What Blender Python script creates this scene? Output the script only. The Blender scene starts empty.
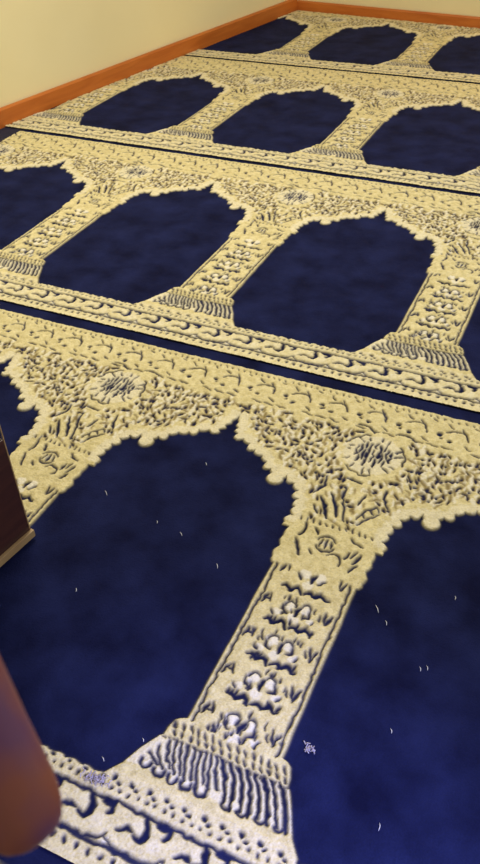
import bpy, bmesh, math, random
import numpy as np
from mathutils import Vector, Matrix

rng = np.random.default_rng(7)
random.seed(7)
scene = bpy.context.scene
COL = scene.collection
PU, PV = 0.64, 1.18835           # niche spacing along a prayer row, depth of a prayer row (m)

# ------------------------------------------------------------------ helpers
def link(o, parent=None):
    COL.objects.link(o)
    if parent is not None:
        o.parent = parent
    return o

def tag(o, label=None, cat=None, group=None, kind=None):
    if label: o['label'] = label
    if cat: o['category'] = cat
    if group: o['group'] = group
    if kind: o['kind'] = kind
    return o

def empty(name, loc=(0, 0, 0), rz=0.0):
    o = bpy.data.objects.new(name, None)
    o.location = loc
    o.rotation_euler = (0, 0, rz)
    o.empty_display_size = 0.05
    return link(o)

def box_bm(bm, lo, hi, bevel=0.0):
    r = bmesh.ops.create_cube(bm, size=1.0)
    vs = r['verts']
    c = [(a + b) / 2 for a, b in zip(lo, hi)]
    s = [b - a for a, b in zip(lo, hi)]
    for v in vs:
        v.co = Vector((c[0] + v.co.x * s[0], c[1] + v.co.y * s[1], c[2] + v.co.z * s[2]))
    if bevel > 0:
        es = {e for v in vs for e in v.link_edges}
        bmesh.ops.bevel(bm, geom=list(es), offset=bevel, segments=2, affect='EDGES', profile=0.6)

def obj_bm(name, bm, mat, parent=None, smooth=False):
    me = bpy.data.meshes.new(name)
    bm.normal_update()
    bm.to_mesh(me); bm.free()
    me.materials.append(mat)
    if smooth:
        for p in me.polygons: p.use_smooth = True
    return link(bpy.data.objects.new(name, me), parent)

# ------------------------------------------------------------------ materials
def srgb(r, g, b):
    f = lambda c: (c / 255 / 12.92) if c / 255 <= 0.04045 else ((c / 255 + 0.055) / 1.055) ** 2.4
    return (f(r), f(g), f(b), 1.0)

def new_mat(name):
    m = bpy.data.materials.new(name)
    m.use_nodes = True
    nt = m.node_tree
    for n in list(nt.nodes): nt.nodes.remove(n)
    out = nt.nodes.new('ShaderNodeOutputMaterial')
    b = nt.nodes.new('ShaderNodeBsdfPrincipled')
    nt.links.new(b.outputs[0], out.inputs[0])
    return m, nt, b

def noise_node(nt, scale, detail=3.0, rough=0.55, coord='Object'):
    tc = nt.nodes.new('ShaderNodeTexCoord')
    n = nt.nodes.new('ShaderNodeTexNoise')
    n.inputs['Scale'].default_value = scale
    n.inputs['Detail'].default_value = detail
    n.inputs['Roughness'].default_value = rough
    nt.links.new(tc.outputs[coord], n.inputs['Vector'])
    return n

def ramp_node(nt, fac, stops):
    r = nt.nodes.new('ShaderNodeValToRGB')
    els = r.color_ramp.elements
    els[0].position, els[0].color = stops[0]
    els[1].position, els[1].color = stops[1]
    for p, c in stops[2:]:
        e = els.new(p); e.color = c
    nt.links.new(fac, r.inputs[0])
    return r

def mix_node(nt, fac, a, b, mode='MIX'):
    m = nt.nodes.new('ShaderNodeMix')
    m.data_type = 'RGBA'; m.blend_type = mode
    for sock, v in ((m.inputs[0], fac), (m.inputs[6], a), (m.inputs[7], b)):
        if isinstance(v, (float, int)): sock.default_value = v
        elif isinstance(v, tuple): sock.default_value = v
        else: nt.links.new(v, sock)
    return m.outputs[2]

def noisy_mat(name, c0, c1, scale, rough=0.6, bump=0.0, bscale=None, spec=0.4):
    m, nt, b = new_mat(name)
    n = noise_node(nt, scale)
    r = ramp_node(nt, n.outputs[0], [(0.3, c0), (0.7, c1)])
    nt.links.new(r.outputs[0], b.inputs['Base Color'])
    b.inputs['Roughness'].default_value = rough
    b.inputs['Specular IOR Level'].default_value = spec
    if bump > 0:
        n2 = noise_node(nt, bscale or scale * 4)
        bp = nt.nodes.new('ShaderNodeBump')
        bp.inputs['Strength'].default_value = bump
        bp.inputs['Distance'].default_value = 0.002
        nt.links.new(n2.outputs[0], bp.inputs['Height'])
        nt.links.new(bp.outputs[0], b.inputs['Normal'])
    return m

def wood_mat(name, c0, c1, axis_scale, rough=0.4):
    m, nt, b = new_mat(name)
    tc = nt.nodes.new('ShaderNodeTexCoord')
    mp = nt.nodes.new('ShaderNodeMapping')
    mp.inputs['Scale'].default_value = axis_scale
    nt.links.new(tc.outputs['Object'], mp.inputs[0])
    n = nt.nodes.new('ShaderNodeTexNoise')
    n.inputs['Scale'].default_value = 4.0
    n.inputs['Detail'].default_value = 5.0
    n.inputs['Distortion'].default_value = 0.6
    nt.links.new(mp.outputs[0], n.inputs['Vector'])
    r = ramp_node(nt, n.outputs[0], [(0.3, c0), (0.7, c1)])
    nt.links.new(r.outputs[0], b.inputs['Base Color'])
    b.inputs['Roughness'].default_value = rough
    return m

def carpet_material():
    m, nt, b = new_mat('carpet_pile')
    a1 = nt.nodes.new('ShaderNodeAttribute'); a1.attribute_name = 'cream'
    a2 = nt.nodes.new('ShaderNodeAttribute'); a2.attribute_name = 'pale'
    # brushed, blotchy navy velvet
    nb = noise_node(nt, 9.0, 4.0, 0.55)
    navy = ramp_node(nt, nb.outputs[0], [(0.32, NAVY0), (0.7, NAVY1)])
    nf = noise_node(nt, 420.0, 2.0, 0.6)
    nv = mix_node(nt, 0.35, navy.outputs[0], nf.outputs[0], 'OVERLAY')
    # cream wool, yellower and whiter tufts
    nc = noise_node(nt, 70.0, 4.0, 0.6)
    cr = ramp_node(nt, nc.outputs[0], [(0.3, CREAM0), (0.7, CREAM1)])
    cr2 = mix_node(nt, a2.outputs['Fac'], cr.outputs[0], PALE)
    a3 = nt.nodes.new('ShaderNodeAttribute'); a3.attribute_name = 'tan'
    cr2 = mix_node(nt, a3.outputs['Fac'], cr2, srgb(140, 122, 78))
    cr3 = mix_node(nt, 0.22, cr2, nf.outputs[0], 'OVERLAY')
    colr = mix_node(nt, a1.outputs['Fac'], nv, cr3)
    nt.links.new(colr, b.inputs['Base Color'])
    b.inputs['Roughness'].default_value = 0.9
    b.inputs['Specular IOR Level'].default_value = 0.06
    b.inputs['Sheen Weight'].default_value = 0.015
    b.inputs['Sheen Roughness'].default_value = 0.4
    n3 = noise_node(nt, 300.0, 3.0, 0.65)
    bp = nt.nodes.new('ShaderNodeBump')
    bp.inputs['Strength'].default_value = 0.5
    bp.inputs['Distance'].default_value = 0.0025
    nt.links.new(n3.outputs[0], bp.inputs['Height'])
    nt.links.new(bp.outputs[0], b.inputs['Normal'])
    return m

NAVY0, NAVY1 = srgb(13, 16, 46), srgb(29, 35, 76)
CREAM0, CREAM1 = srgb(198, 182, 126), srgb(232, 218, 166)
PALE = srgb(236, 228, 206)
MAT_CARPET = carpet_material()
MAT_WALL = noisy_mat('cream_paint', srgb(240, 226, 174), srgb(245, 232, 182), 2.0, 0.75, 0.05, 60)
MAT_BASE = wood_mat('orange_brown_skirting', srgb(180, 94, 28), srgb(200, 114, 42), (1, 1, 8), 0.45)
MAT_FLOOR = noisy_mat('screed', srgb(120, 112, 100), srgb(140, 130, 116), 6.0, 0.8)
MAT_BACK = noisy_mat('carpet_backing', srgb(28, 28, 50), srgb(36, 36, 60), 40.0, 0.9)
MAT_WOOD = wood_mat('dark_brown_wood', srgb(58, 34, 34), srgb(80, 48, 42), (1.5, 1.5, 14), 0.35)
MAT_TRIM = wood_mat('pale_beige_wood', srgb(160, 130, 92), srgb(186, 158, 114), (2, 2, 20), 0.5)
MAT_LINT = noisy_mat('white_lint', srgb(200, 200, 205), srgb(225, 225, 228), 300.0, 0.9)
MAT_GREYLINT = noisy_mat('grey_lint', srgb(165, 155, 165), srgb(190, 182, 190), 300.0, 0.9)
MAT_METAL = noisy_mat('brass', srgb(150, 120, 70), srgb(170, 140, 84), 30.0, 0.35)

def glass_mat():
    m, nt, b = new_mat('smoked_glass')
    b.inputs['Base Color'].default_value = (0.55, 0.62, 0.66, 1)
    b.inputs['Roughness'].default_value = 0.03
    b.inputs['Transmission Weight'].default_value = 1.0
    b.inputs['IOR'].default_value = 1.1
    return m
MAT_GLASS = glass_mat()

def skin_mat():
    m, nt, b = new_mat('skin')
    n = noise_node(nt, 45.0, 2.0, 0.5)
    r = ramp_node(nt, n.outputs[0], [(0.35, srgb(104, 58, 92)), (0.62, srgb(136, 74, 58))])  # purple blotches: bluish light on the skin, put into its base colour
    nt.links.new(r.outputs[0], b.inputs['Base Color'])
    b.inputs['Roughness'].default_value = 0.55
    b.inputs['Subsurface Weight'].default_value = 0.15
    b.inputs['Subsurface Radius'].default_value = (0.01, 0.003, 0.0015)
    b.inputs['Subsurface Scale'].default_value = 0.5
    return m
MAT_SKIN = skin_mat()
MAT_NAIL = noisy_mat('fingernail', srgb(196, 142, 126), srgb(206, 154, 136), 60.0, 0.3)

# ------------------------------------------------------------------ one repeat of the woven pattern
# x: mm from the column centre line (-320..320), y: mm towards the arch tip (b * 1188.35)
RES = 1.25
NX = 512
B0, B1 = -0.253, 0.747
MMV = PV * 1000
NY = int(round((B1 - B0) * MMV / RES))
xs = (np.arange(NX) + 0.5) * RES - 320.0
ys = B0 * MMV + (np.arange(NY) + 0.5) * RES
X, Y = np.meshgrid(xs, ys)
BB = Y / MMV
S = np.abs(X) / 640.0                       # distance from column centre in repeats
T = 0.5 - S                                 # distance from niche centre in repeats

# half width of column / base as a function of b
wb = [-0.30, -0.150, -0.147, -0.126, -0.118, -0.100, -0.085, -0.075, -0.073, -0.060, -0.047, -0.043, -0.040,
      0.248, 0.256, 0.275, 0.288, 0.300, 0.318, 0.332, 0.345, 0.36]
ww = [0.25, 0.250, 0.240, 0.212, 0.206, 0.192, 0.176, 0.166, 0.160, 0.158, 0.150, 0.140, 0.125,
      0.125, 0.136, 0.139, 0.131, 0.138, 0.137, 0.134, 0.150, 0.158]
W = np.interp(BB, wb, ww)

# smooth arch line (t, b), sampled densely in mm
ta = [0.0, 0.03, 0.06, 0.10, 0.14, 0.19, 0.225, 0.25, 0.28, 0.305, 0.33, 0.345, 0.352, 0.350, 0.342]
ba = [0.512, 0.507, 0.500, 0.490, 0.477, 0.456, 0.440, 0.434, 0.437, 0.430, 0.408, 0.385, 0.365, 0.350, 0.338]
k = np.linspace(0, len(ta) - 1, 500)
at = np.interp(k, np.arange(len(ta)), ta) * 640.0
ab = np.interp(k, np.arange(len(ta)), ba) * MMV
alen = np.concatenate([[0], np.cumsum(np.hypot(np.diff(at), np.diff(ab)))])
arch_y = np.interp(T * 640.0, at[:440], ab[:440])
inside_arch = (Y < arch_y) & (T * 640.0 < np.interp(Y, [0.30 * MMV, 0.338 * MMV, 0.350 * MMV, 0.365 * MMV, 0.385 * MMV, 0.408 * MMV, 0.44 * MMV], [0.342 * 640, 0.342 * 640, 0.350 * 640, 0.352 * 640, 0.345 * 640, 0.330 * 640, 0.36 * 640]))
near = (BB > 0.27) & (BB < 0.64)
dist = np.full(X.shape, 999.0); along = np.zeros(X.shape)
idx = np.argwhere(near)
TT = (T * 640.0)[near]; YY = Y[near]
bd = np.full(TT.shape, 1e9); bl = np.zeros(TT.shape)
for q in range(0, 500, 2):
    dd = (TT - at[q]) ** 2 + (YY - ab[q]) ** 2
    mk = dd < bd
    bd[mk] = dd[mk]; bl[mk] = alen[q]
dist[near] = np.sqrt(bd); along[near] = bl
sd_arch = np.where(inside_arch, dist, -dist)          # + inside the navy niche
lob = np.abs(np.sin(math.pi * along / 23.0 + 0.5))
tooth = (11.5 + 4.5 * np.sin(np.floor(along / 23.0 + 0.16) * 2.4)) * lob ** 0.42 + 2.0 * np.sin(along / 11.0)
sd_arch = sd_arch - tooth + 7.0
knob = 17.0 - np.hypot(T * 640.0 - 0.243 * 640, Y - 0.428 * MMV)
sd_arch = np.minimum(sd_arch, -knob)
slit = (0.036 * 640) * np.clip(1 - (BB - 0.500) / 0.062, 0, 1.5) * (1 + 0.25 * np.sin(Y / 3.2)) - T * 640.0
slit = np.where((BB > 0.47) & (BB < 0.575), slit, -999)
sd_arch = np.maximum(sd_arch, slit)
ripple = np.where((BB > 0.25) & (BB < 0.34), 2.2 * np.abs(np.sin(Y / 9.0)), 0.0)
sd_col = (S - W) * 640.0 - ripple                     # + beyond the column flank
sd_floor = (BB + 0.149) * MMV + 1.2 * np.sin(X / 4.0)
sd_niche = np.minimum(sd_floor, np.where(BB < 0.345, np.minimum(sd_col, np.where(BB > 0.25, np.maximum(sd_arch, np.where(BB < 0.33, 999, -999)), 999)), sd_arch))

dark = np.full(X.shape, -999.0)                       # signed mm, + inside a navy motif
pale = np.zeros(X.shape)

def stroke(pts, th, mirror=False, taper=True):
    """a curved dark tuft line through pts (mm), th = thickness"""
    for sx in ((1, -1) if mirror else (1,)):
        for shift in (-640, 0, 640):
            P = [(sx * px + shift, py) for px, py in pts]
            if max(p[0] for p in P) < -330 or min(p[0] for p in P) > 330: continue
            n = len(P) - 1
            for q in range(n):
                (x0, y0), (x1, y1) = P[q], P[q + 1]
                m = th + 3
                i0 = max(0, int((min(x0, x1) - m + 320) / RES)); i1 = min(NX, int((max(x0, x1) + m + 320) / RES) + 1)
                j0 = max(0, int((min(y0, y1) - m - B0 * MMV) / RES)); j1 = min(NY, int((max(y0, y1) + m - B0 * MMV) / RES) + 1)
                if i1 <= i0 or j1 <= j0: continue
                gx = X[j0:j1, i0:i1] - x0; gy = Y[j0:j1, i0:i1] - y0
                dx, dy = x1 - x0, y1 - y0
                tt = np.clip((gx * dx + gy * dy) / max(dx * dx + dy * dy, 1e-9), 0, 1)
                r = th / 2
                if taper:
                    f = (q + tt) / n
                    r = th / 2 * (0.55 + 0.45 * np.sin(math.pi * np.clip(f, 0, 1)))
                v = r - np.hypot(gx - tt * dx, gy - tt * dy)
                dark[j0:j1, i0:i1] = np.maximum(dark[j0:j1, i0:i1], v)

def arc(cx, cy, r, a0, a1, th, mirror=False, n=8, ry=None, taper=True):
    ry = ry or r
    pts = [(cx + r * math.cos(math.radians(a0 + (a1 - a0) * q / n)), cy + ry * math.sin(math.radians(a0 + (a1 - a0) * q / n))) for q in range(n + 1)]
    stroke(pts, th, mirror, taper)

def dot(cx, cy, r, ry=None):
    for shift in (-640, 0, 640):
        v = r - np.hypot(X - cx - shift, (Y - cy) * (r / (ry or r)))
        np.maximum(dark, v, out=dark)

def lighten(cx, cy, r, amt=1.0):
    v = np.clip((r - np.hypot(X - cx, Y - cy)) / 3.0, 0, 1) * amt
    np.maximum(pale, v, out=pale)

# --- flat bands along the row
def band(b_lo, b_hi):
    np.maximum(dark, np.minimum(BB - b_lo, b_hi - BB) * MMV, out=dark)
stripe_in = (BB - 0.7125) * MMV + 0.8 * np.sin(X / 5.0)
wob = 1.0 * np.sin(X / 13.0)
np.maximum(dark, 2.6 - np.abs(Y + 0.1735 * MMV + wob * 0.5), out=dark)
np.maximum(dark, 2.6 - np.abs(Y + 0.2235 * MMV + wob * 0.5), out=dark)
# lower dotted band
for q in range(32):
    dot(-320 + (q + 0.3) * 640 / 32, -0.2340 * MMV + random.uniform(-1, 1), 3.2, 4.6)
# upper dotted band: big tuft and two small ones
for q in range(22):
    px = -320 + (q + 0.4) * 640 / 22
    dot(px + random.uniform(-1, 1), -0.1475 * MMV, 4.0, 3.6)
    dot(px + 9, -0.1525 * MMV, 3.6, 2.6)
    dot(px + 3, -0.1610 * MMV, 2.4, 2.6)
    dot(px + 17, -0.1600 * MMV, 2.2, 2.6)
# scroll band: hooked waves
for q in range(7):
    px = -320 + ((0.274 + q / 7.0) % 1.0) * 640
    L = lambda pts: [(px + a_, b_) for a_, b_ in pts]
    stroke(L([(-7, -207), (0, -221), (2, -232), (-3, -240), (-13, -238)]), 11.0)
    stroke(L([(-40, -239), (-28, -232), (-18, -234)]), 7.0)
    stroke(L([(13, -209), (30, -208)]), 8.0, taper=False)
    stroke(L([(17, -212), (30, -211), (31, -219), (26, -224)]), 9.0)
    stroke(L([(-52, -252), (-36, -263), (-16, -264), (11, -263), (31, -258), (41, -249)]), 5.0)
    lighten(px + 43, -257, 7, 1.0); lighten(px - 14, -222, 12, 0.4); lighten(px + 20, -240, 12, 0.5)
# --- shaft
for sx in (-1, 1):
    v = np.where((BB > -0.043) & (BB < 0.252), 1.9 - np.abs(X - sx * 71.5), -999)
    np.maximum(dark, v, out=dark)
for q in range(4):
    fy = (-0.024 + 0.0665 * q) * MMV
    # wavy dark stem under every flower
    if q > 0 or True:
        pts = [(-44 + 88 * s / 16, fy - 33 + (4.5 * math.sin(s * 1.55)) - (5 if 6 < s < 10 else 0)) for s in range(17)]
        if q > 0:
            stroke(pts[:8], 9.0); stroke(pts[8:], 9.0)
    # flower
    stroke([(3, fy - 10), (1, fy), (5, fy + 9)], 8.5)
    stroke([(-26, fy + 6), (-24, fy - 4), (-14, fy - 9)], 5.5)
    stroke([(24, fy + 7), (26, fy - 5), (16, fy - 10)], 5.5)
    arc(-13, fy + 9, 9, 20, 190, 3.2); arc(15, fy + 9, 9, -10, 160, 3.2)
    stroke([(-40, fy - 12), (-34, fy - 20)], 4.5); stroke([(38, fy - 11), (33, fy - 19)], 4.5)
    lighten(-15, fy + 7, 12); lighten(16, fy + 7, 12); lighten(0, fy - 18, 12, .8); lighten(-30, fy - 14, 9, .8); lighten(31, fy - 14, 9, .8)
    for _ in range(16):
        rx, ry_ = random.uniform(-46, 46), random.uniform(-24, 22)
        if rx * rx / 2300 + ry_ * ry_ / 500 < 1:
            stroke([(rx, fy + ry_), (rx + random.uniform(-2, 2), fy + ry_ + random.uniform(6, 11))], random.uniform(2.6, 5.0))
    for _ in range(7):
        rx = random.uniform(-46, 44)
        stroke([(rx, fy - 33), (rx + random.uniform(-4, 4), fy - 33 + random.choice([-9, 9, 8]))] if q > 0 else [(rx, fy - 18), (rx + 2, fy - 24)], 5.5)
    # side leaves
    stroke([(-66, fy - 2), (-60, fy + 16)], 6.0); stroke([(-55, fy + 20), (-50, fy + 4)], 5.0); stroke([(-62, fy + 8), (-52, fy + 9)], 4.5)
    stroke([(50, fy + 16), (56, fy - 6)], 5.0); stroke([(64, fy + 14), (57, fy - 8)], 6.0); stroke([(44, fy + 6), (48, fy - 4)], 3.5)
fy = 0.242 * MMV
pts = [(-44 + 88 * s / 16, fy - 33 + (4.5 * math.sin(s * 1.55)) - (5 if 6 < s < 10 else 0)) for s in range(17)]
stroke(pts[:8], 9.0); stroke(pts[8:], 9.0)
stroke([(3, fy - 10), (1, fy), (5, fy + 7)], 8.0); stroke([(-26, fy + 2), (-16, fy - 9)], 5.5); stroke([(26, fy + 2), (16, fy - 9)], 5.5)
stroke([(-62, fy - 4), (-56, fy + 12)], 6); stroke([(-50, fy + 14), (-47, fy + 2)], 4.5)
stroke([(52, fy + 14), (56, fy - 6)], 5); stroke([(64, fy + 12), (58, fy - 6)], 5)
lighten(-14, fy + 4, 12); lighten(15, fy + 4, 12); lighten(0, fy - 18, 12, .8)
# --- capital
cy = 0.317 * MMV
arc(-4, cy, 19, 25, 165, 3.5); arc(-4, cy, 19, 205, 335, 4.5)
stroke([(-4, cy + 12), (-4, cy - 12)], 5); stroke([(-13, cy + 9), (-15, cy - 8)], 4); stroke([(5, cy + 9), (8, cy - 8)], 4)
lighten(-4, cy, 9, .7)
stroke([(-58, cy + 42), (-55, cy + 20), (-60, cy + 4)], 5.5); stroke([(-36, cy + 34), (-26, cy + 18)], 5.5)
stroke([(-62, cy - 8), (-52, cy - 30), (-46, cy - 44)], 6.0)
stroke([(36, cy + 30), (44, cy + 22), (62, cy + 18)], 5.0); stroke([(44, cy - 4), (40, cy - 22)], 5.0)
stroke([(66, cy - 2), (58, cy - 26)], 6.0); stroke([(56, cy + 4), (50, cy - 14)], 4.0); arc(20, cy - 34, 15, -30, 150, 4.5); stroke([(64, cy - 30), (56, cy - 48)], 6)
stroke([(-30, cy - 24), (-20, cy - 34)], 4)
for q in range(12):
    stroke([(-74 + q * 13, cy + 52 + 3 * math.sin(q)), (-71 + q * 13, cy + 44)], 3.2)
# --- base: ribbon, hanging cords
for q in range(15):
    px = -92 + q * 13.1
    stroke([(px - 3, -0.050 * MMV), (px + 3, -0.058 * MMV)], 4.0)
    stroke([(px + 3, -0.062 * MMV), (px + 8, -0.069 * MMV)], 4.0)
for q in range(26):
    stroke([(-100 + q * 8, -0.0735 * MMV), (-97 + q * 8, -0.0755 * MMV)], 2.4)
keep_dark = dark.copy()
dark[:] = -999
for q in range(11):
    x0 = -107 + q * 9.8
    yt = -88 - max(0, (-x0 - 84) * 1.4)
    e = -128 - 9 * abs(math.sin(q * 1.57 + .4))
    stroke([(x0, yt), (x0 + 7, (yt + e) / 2), (x0 + 19, e)], 4.6, taper=False)
for q in range(5):
    cx_ = -112 + q * 23.5
    arc(cx_ + 8, -141 + (5 if q == 0 else 0), 8.5, 170, 375, 5.5, n=8, taper=False)
    lighten(cx_ + 8, -139, 6, 0.9)
for q in range(8):
    x0 = -2 + q * 13.6
    e = -143 - 5 * abs(math.sin(q * 1.57))
    stroke([(x0, -87), (x0 + 14, -106), (x0 + 22, -124), (x0 + 27 + q * .6, e)], 6.4, taper=False)
    if q % 2 == 0: arc(x0 + 33, -144, 6.5, 180, 360, 4.5, taper=False)
fv = np.where((np.abs(X) < 640 * W - 3) & (BB < -0.0725) & (BB > -0.134), dark, -999)
dark = np.maximum(keep_dark, fv)
pale = np.maximum(pale, np.where((BB < -0.075) & (BB > -0.124) & (S < W), 0.55, 0))
pale = np.maximum(pale, np.where((BB < -0.138) & (BB > -0.253), 0.25, 0))
# --- medallion round (0, .55)
my = 0.551 * MMV
RR = np.hypot(X, Y - my); AN = np.arctan2(Y - my, X)
petal_out = 62 + 4.0 * np.abs(np.sin(AN * 7))
petal_in = 43 + 3.0 * np.cos(AN * 14)
pale = np.maximum(pale, 0.5 * np.clip((petal_out - RR) / 3, 0, 1))
arcv = np.where((np.sin(AN * 3 + 0.7) > 0.1), 1.8, -2.0) - np.abs(RR - petal_out - 3.0)
np.maximum(dark, arcv, out=dark)
for q in range(22):
    an = q * 2 * math.pi / 22 + random.uniform(-.1, .1); r0 = random.uniform(44, 50); r1 = random.uniform(54, 66)
    if q % 3: stroke([(r0 * math.cos(an), my + r0 * math.sin(an)), (r1 * math.cos(an + .06), my + r1 * math.sin(an + .06))], random.uniform(2.4, 4.0))
for q in range(-4, 5):
    h = math.sqrt(max(43 ** 2 - (q * 9.2) ** 2, 0))
    segs = [(-h * .9, -h * .25), (-h * .05, h * .85)] if q % 2 else [(-h * .55, h * .35), (h * .5, h * .95)]
    for a, b_ in segs:
        jx = random.uniform(-2, 2)
        stroke([(q * 9.2 + jx, my + a), (q * 9.2 - jx + 3 * math.sin(q), my + (a + b_) / 2), (q * 9.2 + jx, my + b_)], 4.6 + 2 * (q % 3 == 1))
dot(-12, my - 4, 5, 9); dot(13, my + 3, 5, 9)
# --- stem slats between capital and medallion
for (pp, th) in (([(-10, 452), (-22, 480), (-40, 512)], 7.5), ([(-28, 442), (-42, 470), (-58, 494)], 8.0), ([(6, 448), (-4, 478), (-18, 516), (-20, 540)], 5.5),
                 ([(-50, 448), (-64, 466)], 5.0), ([(34, 446), (46, 470), (66, 490)], 4.5), ([(26, 462), (36, 486), (56, 508)], 4.0),
                 ([(40, 470), (34, 480)], 4), ([(52, 484), (44, 496)], 4), ([(64, 496), (56, 508)], 4), ([(16, 500), (24, 530)], 6), ([(8, 560), (-26, 566)], 5),
                 ([(-76, 502), (-62, 530), (-66, 556)], 6), ([(76, 512), (62, 536), (60, 560)], 6)):
    stroke(pp, th)
# --- top border: dot pairs under small arching leaves
for q in range(7):
    px = -320 + ((0.107 + q / 7.0) % 1.0) * 640
    dot(px, 0.655 * MMV, 5.6, 5.2); dot(px + 27, 0.6405 * MMV, 5.0, 4.6)
    dot(px + 6, 0.646 * MMV, 3.0)
    arc(px + 40, 0.646 * MMV, 34, 60, 140, 4.0)
    stroke([(px + 44, 0.684 * MMV), (px + 58, 0.668 * MMV), (px + 64, 0.652 * MMV)], 4.2)
    stroke([(px + 12, 0.690 * MMV), (px + 26, 0.680 * MMV)], 3.0)
    stroke([(px + 70, 0.694 * MMV), (px + 80, 0.690 * MMV)], 3.0)
    stroke([(px + 60, 0.636 * MMV), (px + 74, 0.628 * MMV)], 3.5)
for q in range(40):
    px = -320 + q * 16
    stroke([(px, 0.7035 * MMV), (px + 4, 0.6985 * MMV)], 2.2)
for q in range(20):
    px = -320 + q * 32
    if q % 4 != 3:
        stroke([(px, 0.6205 * MMV), (px + 14, 0.6185 * MMV), (px + 24, 0.6165 * MMV)], 3.2)
arc(-46, my + 52, 38, 35, 110, 4.5); arc(46, my + 52, 38, 40, 120, 4.5)
# --- leaf and tendril strokes filling the spandrel field, with painted gap shade and highlights
free = (sd_arch < -27) & (BB > 0.352) & (BB < 0.612) & (dark < -3.5) & (RR > 72)
cand = []
for gy in np.arange(0.36 * MMV, 0.612 * MMV, 17.0):
    for gx in np.arange(-318, 320, 14.5):
        cand.append((gx + random.uniform(-5, 5), gy + random.uniform(-5, 5)))
random.shuffle(cand)
navy_dark = dark.copy()
tan = np.full(X.shape, -999.0)
for (gx, gy) in cand:
    ang = math.radians(114 + random.gauss(0, 30)) + 0.4 * math.sin(gx / 40.0)  # common slant paints the shade of the pile gaps into the strokes
    ln = random.uniform(10, 26); bend = random.uniform(-0.6, 0.6)
    pts = []
    ok = True
    px, py = gx, gy
    for s in range(5):
        pts.append((px, py))
        ix = int(((px + 320) % 640) / RES) % NX; iy = int((py - B0 * MMV) / RES)
        if iy < 0 or iy >= NY or not free[iy, ix]: ok = False; break
        px += math.cos(ang) * ln / 4; py += math.sin(ang) * ln / 4; ang += bend / 2
    if ok:
        th = random.choice([3.6, 4.6, 6.0, 7.5])
        dark = tan; stroke(pts, th + 1.5)
        dark = navy_dark
        if th > 4 and random.random() < 0.75: stroke(pts[1:4], th * 0.75)
        if random.random() < 0.25:
            q = pts[2]; dot(q[0] + 8, q[1] + 2, random.uniform(2.5, 4.0))
        for _ in range(2):
            q = random.choice(pts)
            ox = random.choice([-7, 7]); hx, hy = q[0] + ox, q[1] + random.uniform(-3, 3)
            i0 = int((hx + 320) / RES); j0 = int((hy - B0 * MMV) / RES)
            if 8 < i0 < NX - 8 and 8 < j0 < NY - 8:
                w_ = (slice(j0 - 7, j0 + 8), slice(i0 - 4, i0 + 5))
                pale[w_] = np.maximum(pale[w_], np.clip((1 - ((X[w_] - hx) / 4) ** 2 - ((Y[w_] - hy) / 8) ** 2) * 1.5, 0, 0.8))  # pale streak beside the stroke: highlight of a raised tuft, painted in
dark = navy_dark

sd_dark = np.maximum(dark, sd_niche)
sig = lambda v, w: 1.0 / (1.0 + np.exp(-np.clip(v / w, -30, 30)))
CELL_N = sig(np.maximum(sd_niche, stripe_in), 0.7)
CELL_D = sig(dark + 0.6, 0.6)
CELL_P = pale * (sd_niche < 0)
CELL_T = sig(tan, 1.0)
# region of every sample: 0 spandrel field, 1 niche, 2 column, 3 base, 4 scroll border, 5 stripe, 6 medallion
LAB = np.zeros(X.shape, int)
LAB[BB < -0.138] = 4
LAB[(BB >= -0.138) & (BB < -0.043) & (S < W + 0.03)] = 3
LAB[(BB >= -0.043) & (BB < 0.343)] = 2
LAB[BB > 0.7115] = 5
LAB[RR < petal_out + 4] = 6
LAB[sd_niche > 0] = 1
ring = np.clip((sd_arch + 26) / 5, 0, 1) * (BB > 0.34) * (sd_niche < 0) * (BB < 0.6)
CELL_P = np.maximum(CELL_P, 0.45 * ring)

# ------------------------------------------------------------------ room lines
LW = (0.17772, -2.14254)        # left wall:  x = LW0*y + LW1
BW = (-0.10737, 4.31909)        # back wall:  y = BW0*x + BW1
BT = 0.016                      # skirting thickness
cyy = (BW[0] * LW[1] + BW[1]) / (1 - BW[0] * LW[0])
CORNER = Vector((LW[0] * cyy + LW[1], cyy, 0))

def room_clip(x, y):
    return (x - LW[0] * y - LW[1] > 0.0) & (BW[0] * x + BW[1] - y > 0.0)

def poly_slab(name, pts, z0, z1, mat, parent=None):
    bm = bmesh.new()
    lo = [bm.verts.new((p[0], p[1], z0)) for p in pts]
    hi = [bm.verts.new((p[0], p[1], z1)) for p in pts]
    bm.faces.new(hi); bm.faces.new(lo[::-1])
    n = len(pts)
    for q in range(n):
        bm.faces.new((lo[q], lo[(q + 1) % n], hi[(q + 1) % n], hi[q]))
    return obj_bm(name, bm, mat, parent)

dl = Vector((-LW[0], -1, 0)).normalized()          # along the left wall towards the viewer
db = Vector((1, BW[0], 0)).normalized()            # along the back wall to the right
nl = Vector((dl.y, -dl.x, 0)); nl = nl if nl.x < 0 else -nl     # out of the room
nb = Vector((-db.y, db.x, 0))
LL, BL, WT = 7.2, 5.6, 0.12
P_l = CORNER + dl * LL
P_b = CORNER + db * BL
far = P_b + dl * LL

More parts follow.
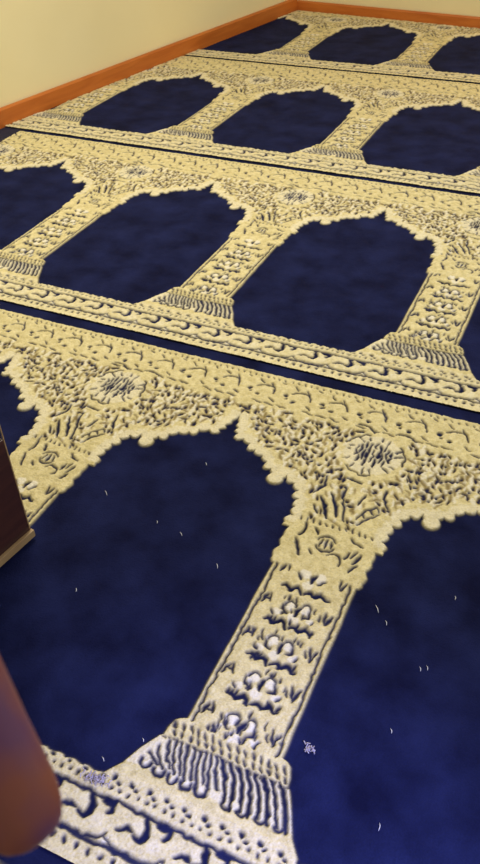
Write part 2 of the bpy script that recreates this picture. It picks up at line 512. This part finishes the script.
floor = poly_slab('floor', [CORNER + (nl + nb) * 0.02, P_b + nb * 0.02, far, P_l + nl * 0.02], -0.06, 0.0, MAT_FLOOR); tag(floor, kind='structure')
HW = 2.7
off = CORNER + nl * (BT) + nb * (BT)
wl = poly_slab('wall_left', [CORNER + nl * BT + nb * (BT + WT), P_l + nl * BT, P_l + nl * (BT + WT), CORNER + nl * (BT + WT) + nb * (BT + WT)], 0, HW, MAT_WALL)
tag(wl, kind='structure')
wb_ = poly_slab('wall_back', [CORNER + nb * BT + nl * (BT + WT), P_b + nb * BT, P_b + nb * (BT + WT), CORNER + nb * (BT + WT) + nl * (BT + WT)], 0, HW, MAT_WALL)
tag(wb_, kind='structure')
def skirting(name, p0, p1, out, h):
    t = BT
    bm = bmesh.new()
    prof = [(0.0, 0.0), (0.0, h - 0.008), (0.004, h - 0.002), (0.008, h), (t, h), (t, 0.0)]
    rings = [[bm.verts.new((p.x + out.x * o, p.y + out.y * o, z)) for o, z in prof] for p in (p0, p1)]
    n = len(prof)
    for q in range(n):
        bm.faces.new((rings[0][q], rings[0][(q + 1) % n], rings[1][(q + 1) % n], rings[1][q]))
    bm.faces.new(rings[0][::-1]); bm.faces.new(rings[1])
    bmesh.ops.recalc_face_normals(bm, faces=bm.faces)
    return tag(obj_bm(name, bm, MAT_BASE), kind='structure')
skirting('baseboard_left', CORNER, P_l, nl, 0.079)
skirting('baseboard_back', CORNER, P_b, nb, 0.062)

# ------------------------------------------------------------------ the carpet
carpet = empty('prayer_carpet', (0, 0, 0))
tag(carpet, 'navy and cream mosque prayer carpet woven with rows of pointed arch niches, covering the floor', 'carpet')
slab_pts = [CORNER, CORNER + db * 4.1, CORNER + db * 4.1 + dl * 6.0, CORNER + dl * 6.0]
# cut the slab square at the near side
bk = poly_slab('carpet_backing', [CORNER, (1.6, BW[0] * 1.6 + BW[1]), (1.6, -1.15), (LW[0] * -1.15 + LW[1], -1.15)], 0.0005, 0.003, MAT_BACK, carpet)

def smooth_noise(nx, ny, step):
    gx, gy = int(nx / step) + 3, int(ny / step) + 3
    g = rng.normal(0, 1, (gy, gx))
    yy = np.arange(ny) / step; xx = np.arange(nx) / step
    y0 = yy.astype(int); x0 = xx.astype(int)
    fy = (yy - y0)[:, None]; fx = (xx - x0)[None, :]
    fy = fy * fy * (3 - 2 * fy); fx = fx * fx * (3 - 2 * fx)
    a = g[np.ix_(y0, x0)]; b = g[np.ix_(y0, x0 + 1)]; c = g[np.ix_(y0 + 1, x0)]; e = g[np.ix_(y0 + 1, x0 + 1)]
    return (a * (1 - fx) + b * fx) * (1 - fy) + (c * (1 - fx) + e * fx) * fy

def cell_sample(arr, fx, fy):
    x0 = np.floor(fx).astype(int); y0 = np.floor(fy).astype(int)
    dx = fx - x0; dy = fy - y0
    x1 = (x0 + 1) % NX; x0 = x0 % NX
    y1 = np.clip(y0 + 1, 0, NY - 1); y0 = np.clip(y0, 0, NY - 1)
    return (arr[y0, x0] * (1 - dx) + arr[y0, x1] * dx) * (1 - dy) + (arr[y1, x0] * (1 - dx) + arr[y1, x1] * dx) * dy

def part_mesh(name, parent, quads, verts, cream, pl, tn_):
    used, invq = np.unique(quads.ravel(), return_inverse=True)
    me = bpy.data.meshes.new(name)
    nv, nf = len(used), len(quads)
    me.vertices.add(nv); me.loops.add(nf * 4); me.polygons.add(nf)
    me.vertices.foreach_set('co', verts[used].astype(np.float32).ravel())
    me.loops.foreach_set('vertex_index', invq.astype(np.int32).ravel())
    me.polygons.foreach_set('loop_start', np.arange(0, nf * 4, 4, dtype=np.int32))
    me.polygons.foreach_set('use_smooth', np.ones(nf, dtype=bool))
    me.update(calc_edges=True)
    for nm, src in (('cream', cream), ('pale', pl), ('tan', tn_)):
        at_ = me.attributes.new(nm, 'FLOAT', 'POINT')
        at_.data.foreach_set('value', src[used].astype(np.float32))
    me.materials.append(MAT_CARPET)
    return link(bpy.data.objects.new(name, me), parent)

def largest_piece(mask):
    """keep the biggest connected patch of quads so a part stays one piece"""
    jj, kk = np.where(mask)
    j0, k0 = jj.min(), kk.min()
    m = mask[j0:jj.max() + 1, k0:kk.max() + 1]
    left = m.copy(); best = None
    while left.any():
        flat = np.flatnonzero(left)
        front = np.zeros_like(m); front.flat[flat[len(flat) // 2]] = True
        seen = front.copy()
        n0 = 0
        while True:
            for _ in range(6):
                g = seen.copy()
                g[1:] |= seen[:-1]; g[:-1] |= seen[1:]; g[:, 1:] |= seen[:, :-1]; g[:, :-1] |= seen[:, 1:]
                seen = g & m
            n1 = int(seen.sum())
            if n1 == n0: break
            n0 = n1
        if best is None or n0 > best.sum(): best = seen
        left &= ~seen
        if best.sum() >= left.sum(): break
    out = np.zeros_like(mask)
    out[j0:jj.max() + 1, k0:kk.max() + 1] = best
    return out

OFF = {-1: 0.0, 0: 0.0, 1: -0.0116, 2: -0.0351, 3: -0.1171}
VOF = {-1: 0.0, 0: 0.0, 1: 0.0, 2: 0.0140, 3: 0.0624, 4: 0.0624}
ROWS = [(-1, -1.3, 2.0, 0.10, 5.0), (0, -1.35, 1.75, None, 1.9), (1, -2.6, 1.9, None, 2.9), (2, -3.2, 1.9, None, 4.0), (3, -2.9, 1.6, None, 5.0)]
PARTN = {1: 'prayer_niche', 2: 'column', 3: 'column_base', 4: 'scroll_border', 5: 'dividing_stripe', 6: 'medallion'}
for (j, u0, u1, bmin, step) in ROWS:
    st = step / 1000.0
    nx = int((u1 - u0) * PU / st)
    dv = VOF[j + 1] - VOF[j]
    bl0 = B0 if bmin is None else bmin
    bl1 = B1 + dv
    ny = int(round((bl1 - bl0) * PV / st))
    uu = u0 + (u1 - u0) * np.arange(nx + 1) / nx
    vv = bl0 + (bl1 - bl0) * np.arange(ny + 1) / ny
    gapw = {1: 0.022, 2: 0.018}.get(j, 0.0345)           # navy gap left visible between the pile of two rows
    bloc = np.where(vv > 0.60, np.interp(vv, [0.60, bl1 - gapw, bl1], [0.60, 0.7125, B1]), vv)
    U, Bm = np.meshgrid(uu, bloc)
    wx = smooth_noise(nx + 1, ny + 1, 30 / step) * 0.9 + smooth_noise(nx + 1, ny + 1, 8 / step) * 1.2
    wy = smooth_noise(nx + 1, ny + 1, 30 / step) * 0.9 + smooth_noise(nx + 1, ny + 1, 8 / step) * 1.2
    a = (U - OFF[j])                                   # repeats, niche centres on whole numbers
    fx = ((a - np.floor(a)) * 640.0 + wx) / RES - 0.5
    fy = (Bm * MMV + wy - B0 * MMV) / RES - 0.5
    rx_ = wx * 0.0 + smooth_noise(nx + 1, ny + 1, 30 / step) * 0.5
    fx0 = ((a - np.floor(a)) * 640.0 + rx_) / RES - 0.5
    fy0 = (Bm * MMV + rx_ - B0 * MMV) / RES - 0.5
    c = 1.0 - np.maximum(cell_sample(CELL_N, fx0, fy0), cell_sample(CELL_D, fx, fy)); p = cell_sample(CELL_P, fx, fy); tn = cell_sample(CELL_T, fx, fy)
    jit = rng.normal(0, 1, c.shape)
    c2 = np.clip(c + jit * 0.05 * (c > 0.15), 0, 1)
    xw = U * PU
    yw = np.repeat(((vv + j + VOF[j]) * PV)[:, None], nx + 1, 1)
    low = smooth_noise(nx + 1, ny + 1, 60 / step)
    z = 0.0050 + 0.0050 * c * (1 - 0.35 * tn) + 0.00045 * jit * (0.4 + c) + 0.0004 * low
    # tufts at the niche edge stand a little proud
    verts = np.stack([xw, yw, z], -1).reshape(-1, 3)
    creamv, palev = c2.ravel(), np.clip(p + 0.15 * rng.normal(0, 1, p.shape), 0, 1).ravel()
    tanv = np.clip(tn, 0, 1).ravel()
    # region per quad
    cxq = (U[:-1, :-1] + U[1:, 1:]) / 2 - OFF[j]; cbq = (Bm[:-1, :-1] + Bm[1:, 1:]) / 2
    lx = (((cxq - np.floor(cxq)) * 640.0 + rx_[:-1, :-1]) / RES).astype(int) % NX
    ly = np.clip(((cbq * MMV + rx_[:-1, :-1] - B0 * MMV) / RES).astype(int), 0, NY - 1)
    lab = LAB[ly, lx]
    inst_n = np.round(cxq).astype(int)                 # niche number
    inst_c = np.floor(cxq).astype(int)                 # column number
    ii = (np.arange(ny)[:, None] * (nx + 1) + np.arange(nx)[None, :])
    quads = np.stack([ii, ii + 1, ii + nx + 2, ii + nx + 1], -1)
    okv = room_clip(verts[:, 0], verts[:, 1]).reshape(ny + 1, nx + 1)
    okq = okv[:-1, :-1] & okv[1:, 1:] & okv[1:, :-1] & okv[:-1, 1:]
    sel = okq & (lab == 0)
    row = part_mesh('prayer_row', carpet, quads[sel], verts, creamv, palev, tanv)
    for L, nm in PARTN.items():
        if L in (4, 5):
            sel = okq & (lab == L)
            if sel.sum() > 10: part_mesh(nm, row, quads[sel], verts, creamv, palev, tanv)
            continue
        inst = inst_n if L == 1 else inst_c
        for q in np.unique(inst):
            sel = okq & (lab == L) & (inst == q)
            if sel.sum() > 12: sel = largest_piece(sel)
            if sel.sum() > 60: part_mesh(nm, row, quads[sel], verts, creamv, palev, tanv)

# ------------------------------------------------------------------ cabinet at the left edge
KX, KY = -0.2125, 0.1717
cab = empty('cabinet', (KX, KY, 0.0128), -math.radians(8.2))
tag(cab, 'dark brown wooden glass-topped cabinet with pale beige bottom trim standing on the carpet at left', 'cabinet')
CW, CD, CH, CZ = 0.52, 0.60, 0.78, 0.245        # width (to the left), depth (to the viewer), height, wood height
def part_box(name, mat, parent, boxes, bevel=0.0015):
    bm = bmesh.new()
    for lo, hi in boxes: box_bm(bm, lo, hi, bevel)
    return obj_bm(name, bm, mat, parent)
# local axes: -x goes left into the body, -y goes towards the viewer
part_box('body', MAT_WOOD, cab, [((-CW, -CD, 0.0), (-0.004, -0.002, CZ))])
tr = part_box('plinth_trim', MAT_TRIM, cab, [((-0.004, -CD - 0.004, 0.0), (0.004, 0.002, 0.017)), ((-CW - 0.004, -CD - 0.006, 0.0), (0.004, -CD, 0.017))])
tr['label'] = 'pale beige trim along the bottom edge'
part_box('corner_strip', MAT_TRIM, cab, [((-0.006, -0.0022, 0.017), (-0.0035, 0.0, CH))], 0.0004)
part_box('corner_strip', MAT_WOOD, cab, [((-0.012, -CD - 0.001, 0.017), (-0.001, -CD + 0.012, CH))], 0.0008)
part_box('corner_strip', MAT_WOOD, cab, [((-CW, -CD - 0.001, 0.017), (-CW + 0.012, -CD + 0.012, CH))], 0.0008)
part_box('corner_strip', MAT_WOOD, cab, [((-CW, -0.013, 0.017), (-CW + 0.012, -0.001, CH))], 0.0008)
part_box('glass_pane', MAT_GLASS, cab, [((-0.009, -CD + 0.013, CZ + 0.001), (-0.006, -0.004, CH - 0.001))], 0)
part_box('glass_pane', MAT_GLASS, cab, [((-CW + 0.013, -0.007, CZ + 0.001), (-0.010, -0.004, CH - 0.001))], 0)
part_box('glass_pane', MAT_GLASS, cab, [((-CW + 0.013, -CD + 0.004, CZ + 0.001), (-0.013, -CD + 0.007, CH - 0.001))], 0)
part_box('top', MAT_WOOD, cab, [((-CW - 0.006, -CD - 0.006, CH), (0.002, 0.003, CH + 0.018))])
door = part_box('door', MAT_WOOD, cab, [((-CW + 0.02, -CD - 0.012, 0.03), (-0.02, -CD - 0.001, CZ - 0.015))])
bm = bmesh.new()
bmesh.ops.create_uvsphere(bm, u_segments=12, v_segments=8, radius=0.011, matrix=Matrix.Translation((-0.06, -CD - 0.020, 0.13)))
obj_bm('knob', bm, MAT_METAL, door, True)

# ------------------------------------------------------------------ camera
CAM_C = Vector((0.6179480, -0.5935467, 1.1336535))
CAM_R = Matrix(((0.90839871, 0.41701001, -0.03023957), (-0.24648631, 0.59254808, 0.76689717), (0.33772219, -0.68919476, 0.64105717)))
F_PX = 784.6165
camd = bpy.data.cameras.new('camera')
camd.sensor_fit = 'VERTICAL'; camd.sensor_height = 24.0
camd.lens = F_PX / 864.0 * 24.0
camd.clip_start = 0.01; camd.clip_end = 60
cam = link(bpy.data.objects.new('camera', camd))
cam.matrix_world = Matrix.Translation(CAM_C) @ CAM_R.transposed().to_4x4()
camd.dof.use_dof = True
camd.dof.focus_distance = 1.45
camd.dof.aperture_fstop = (camd.lens / 1000.0) / 0.0016
scene.camera = cam

# ------------------------------------------------------------------ the hand reaching in at the lower left
def from_cam(px, py, depth):
    r = Vector(((px - 240) / F_PX, -(py - 432) / F_PX, -1.0)) * depth
    return CAM_C + CAM_R.transposed() @ r
def grow(name, pts, edges, radii, mat, parent, root=0, levels=2):
    me = bpy.data.meshes.new(name)
    me.from_pydata([tuple(p) for p in pts], edges, [])
    o = link(bpy.data.objects.new(name, me), parent)
    sk = o.modifiers.new('skin', 'SKIN'); sk.use_smooth_shade = True
    for q, v in enumerate(me.skin_vertices[0].data):
        v.radius = (radii[q], radii[q]) if not isinstance(radii[q], tuple) else radii[q]
        v.use_root = (q == root)
    sb = o.modifiers.new('sub', 'SUBSURF'); sb.levels = levels; sb.render_levels = levels
    me.materials.append(mat)
    return o
hp, he, hr = [], [], []
def add(p, r, link_to=None):
    hp.append(p); hr.append(r)
    if link_to is not None: he.append((link_to, len(hp) - 1))
    return len(hp) - 1
# image-plane guides at arm's-reach depth; index finger points down into view
palm = add(from_cam(-330, 330, 0.190), 0.026)
wrist = add(from_cam(-440, 60, 0.185), 0.024, palm)
fore = add(from_cam(-560, -330, 0.18), 0.032, wrist)
elbow = add(from_cam(-700, -900, 0.17), 0.040, fore)
kn = add(from_cam(-118, 500, 0.188), 0.0128, palm)
f1 = add(from_cam(-62, 642, 0.191), 0.0124, kn)
f2 = add(from_cam(-14, 748, 0.196), 0.0127, f1)
f3 = add(from_cam(21, 812, 0.199), 0.0124, f2)
f4 = add(from_cam(32, 844, 0.200), 0.0092, f3)
for (kx, ky, kd, mx, my_, md, tx, ty, td) in ((-226, 540, 0.196, -180, 690, 0.214, -262, 640, 0.236),
                                              (-316, 556, 0.202, -280, 690, 0.222, -344, 630, 0.242),
                                              (-398, 540, 0.208, -380, 650, 0.226, -420, 590, 0.244)):
    a_ = add(from_cam(kx, ky, kd), 0.0118, palm)
    b_ = add(from_cam(mx, my_, md), 0.0102, a_)
    c_ = add(from_cam(tx, ty, td), 0.0088, b_)
    add(from_cam(tx - 30, ty - 60, td - 0.004), 0.0074, c_)
t1 = add(from_cam(-214, 300, 0.205), 0.0135, palm)
t2 = add(from_cam(-150, 420, 0.226), 0.0112, t1)
add(from_cam(-140, 520, 0.236), 0.0088, t2)
hand = grow('hand', hp, he, hr, MAT_SKIN, None)
tag(hand, "person's hand reaching in at lower left, blurred bare fingertip pointing down", 'hand')

# ------------------------------------------------------------------ lint on the carpet
def floor_pt(px, py, z=0.0065):
    r = CAM_R.transposed() @ Vector(((px - 240) / F_PX, -(py - 432) / F_PX, -1.0))
    t = (z - CAM_C.z) / r.z
    return CAM_C + r * t
def tube(name, pts, r, mat, label, cat, group=None, sides=6):
    base = pts[0]
    bm = bmesh.new()
    rings = []
    for q, p in enumerate(pts):
        a = pts[max(q - 1, 0)]; b = pts[min(q + 1, len(pts) - 1)]
        d_ = (b - a).normalized()
        s_ = d_.cross(Vector((0, 0, 1))).normalized(); u_ = s_.cross(d_)
        rr = r * (0.45 if q in (0, len(pts) - 1) else 1.0)
        rings.append([bm.verts.new(p - base + (s_ * math.cos(2 * math.pi * k_ / sides) + u_ * math.sin(2 * math.pi * k_ / sides)) * rr) for k_ in range(sides)])
    for q in range(len(rings) - 1):
        for k_ in range(sides):
            bm.faces.new((rings[q][k_], rings[q][(k_ + 1) % sides], rings[q + 1][(k_ + 1) % sides], rings[q + 1][k_]))
    bm.faces.new(rings[0][::-1]); bm.faces.new(rings[-1])
    bmesh.ops.recalc_face_normals(bm, faces=bm.faces)
    o = obj_bm(name, bm, mat, None, True)
    o.location = base
    return tag(o, label, cat, group)
THREADS = [
 (206, 464, 1, 3, 'white lint thread on the nearest whole niche, highest one, below the arch tip'),
 (106, 493, 2, 5, 'white lint thread on the nearest whole niche, below the left shoulder of its arch'),
 (157, 522, 0, 3, 'tiny white lint speck at mid height of the nearest niche, left of its centre'),
 (181, 534, 2, 4, 'white lint thread at the centre of the nearest whole navy niche'),
 (217, 566, 1, 5, 'white lint thread on the nearest niche, close to the cream column shaft'),
 (76, 590, 0, 4, 'white lint thread on the nearest niche, close to the left picture edge'),
 (143, 740, 1, 4, 'white lint thread just above the fringed base of the nearest column'),
 (103, 759, 2, 5, 'white lint thread above the floral scroll border in the lower left'),
 (377, 609, 3, 8, 'longer white lint thread on the right navy niche beside the column shaft'),
 (386, 623, 1, 5, 'white lint thread just below the longer thread on the right niche'),
 (455, 598, 0, 4, 'white lint thread on the right niche, nearest the right picture edge'),
 (420, 669, 1, 5, 'white lint thread on the right niche, left one of a close pair'),
 (427, 668, 1, 5, 'white lint thread on the right niche, right one of a close pair'),
 (391, 731, 1, 5, 'white lint thread on the right niche, below the close pair of threads'),
 (379, 827, -1, 8, 'white lint thread lowest on the right niche in the bluish light'),
]
for (px, py, dx, ln, lb) in THREADS:
    p0 = floor_pt(px - dx / 2, py - ln / 2, 0.0066); p2 = floor_pt(px + dx / 2, py + ln / 2, 0.0066)
    pm = (p0 + p2) / 2 + Vector((0.0012, 0.0, 0.0010))
    tube('lint_thread', [p0, (p0 + pm) / 2 + Vector((0.0004, 0, 0)), pm, (p2 + pm) / 2, p2], 0.00055, MAT_LINT, lb, 'lint', 'lint threads on the navy pile')
def fluff(px, py, sx, sy, mat, label, seed, n=26, z=0.007, r=0.0010):
    rd = random.Random(seed)
    base = floor_pt(px, py, z)
    bm = bmesh.new()
    for q in range(n):
        c0 = Vector((rd.gauss(0, sx), rd.gauss(0, sy), abs(rd.gauss(0, 0.0015))))
        ang = rd.uniform(0, 6.28); ln = rd.uniform(0.003, 0.008)
        prev = None
        for s in range(5):
            f = s / 4 - 0.5
            p = c0 + Vector((math.cos(ang) * f * ln, math.sin(ang) * f * ln, 0.0016 * math.sin(s * 1.3)))
            ring = [bm.verts.new(p + Vector((-math.sin(ang) * math.cos(k_ * 2.09) * r, math.cos(ang) * math.cos(k_ * 2.09) * r, math.sin(k_ * 2.09) * r))) for k_ in range(3)]
            if prev:
                for k_ in range(3): bm.faces.new((prev[k_], prev[(k_ + 1) % 3], ring[(k_ + 1) % 3], ring[k_]))
            prev = ring
    o = obj_bm('lint_tuft', bm, mat)
    o.location = base
    return tag(o, label, 'lint')
fluff(310, 749, 0.0045, 0.0030, MAT_GREYLINT, 'pale grey fluff of lint on the navy pile right of the nearest column base', 3, 34)
fluff(95, 778, 0.010, 0.004, MAT_GREYLINT, 'greyish fluff of lint lying across the dotted border beside the scroll pattern', 5, 60, z=0.0115)

# ------------------------------------------------------------------ light
def area(name, loc, target, size, energy, color, spread=180):
    l = bpy.data.lights.new(name, 'AREA'); l.shape = 'RECTANGLE'
    l.size, l.size_y = size; l.energy = energy; l.color = color; l.spread = math.radians(spread)
    o = link(bpy.data.objects.new(name, l)); o.location = loc
    o.rotation_euler = (Vector(target) - Vector(loc)).to_track_quat('-Z', 'Y').to_euler()
    return o
area('ceiling_lamp', (-0.7, 1.3, 2.5), (-0.7, 1.3, 0), (0.9, 0.9), 46, (1.0, 0.93, 0.75))
area('window_daylight', (2.6, 2.0, 1.9), (-0.4, 1.2, 0), (1.2, 1.2), 34, (0.86, 0.91, 1.0))
sp = bpy.data.lights.new('blue_daylight', 'SPOT')
sp.energy = 370; sp.color = (0.36, 0.40, 1.0); sp.spot_size = math.radians(27); sp.spot_blend = 1.0; sp.shadow_soft_size = 0.15
so = link(bpy.data.objects.new('blue_daylight', sp)); so.location = (1.7, -0.9, 1.7)
so.rotation_euler = (Vector((0.56, -0.28, 0)) - Vector(so.location)).to_track_quat('-Z', 'Y').to_euler()

wl_ = bpy.data.lights.new('wall_lamp', 'POINT'); wl_.energy = 13; wl_.color = (1.0, 0.66, 0.28); wl_.shadow_soft_size = 0.08
link(bpy.data.objects.new('wall_lamp', wl_)).location = (0.55, 4.0, 1.2)
w = bpy.data.worlds.new('world'); scene.world = w; w.use_nodes = True
bgn = w.node_tree.nodes['Background']
bgn.inputs[0].default_value = (1.0, 0.95, 0.86, 1); bgn.inputs[1].default_value = 0.36

vs = scene.view_settings
vs.view_transform = 'Standard'; vs.look = 'None'; vs.gamma = 1.0; vs.use_curve_mapping = False
vs.exposure = 0.0
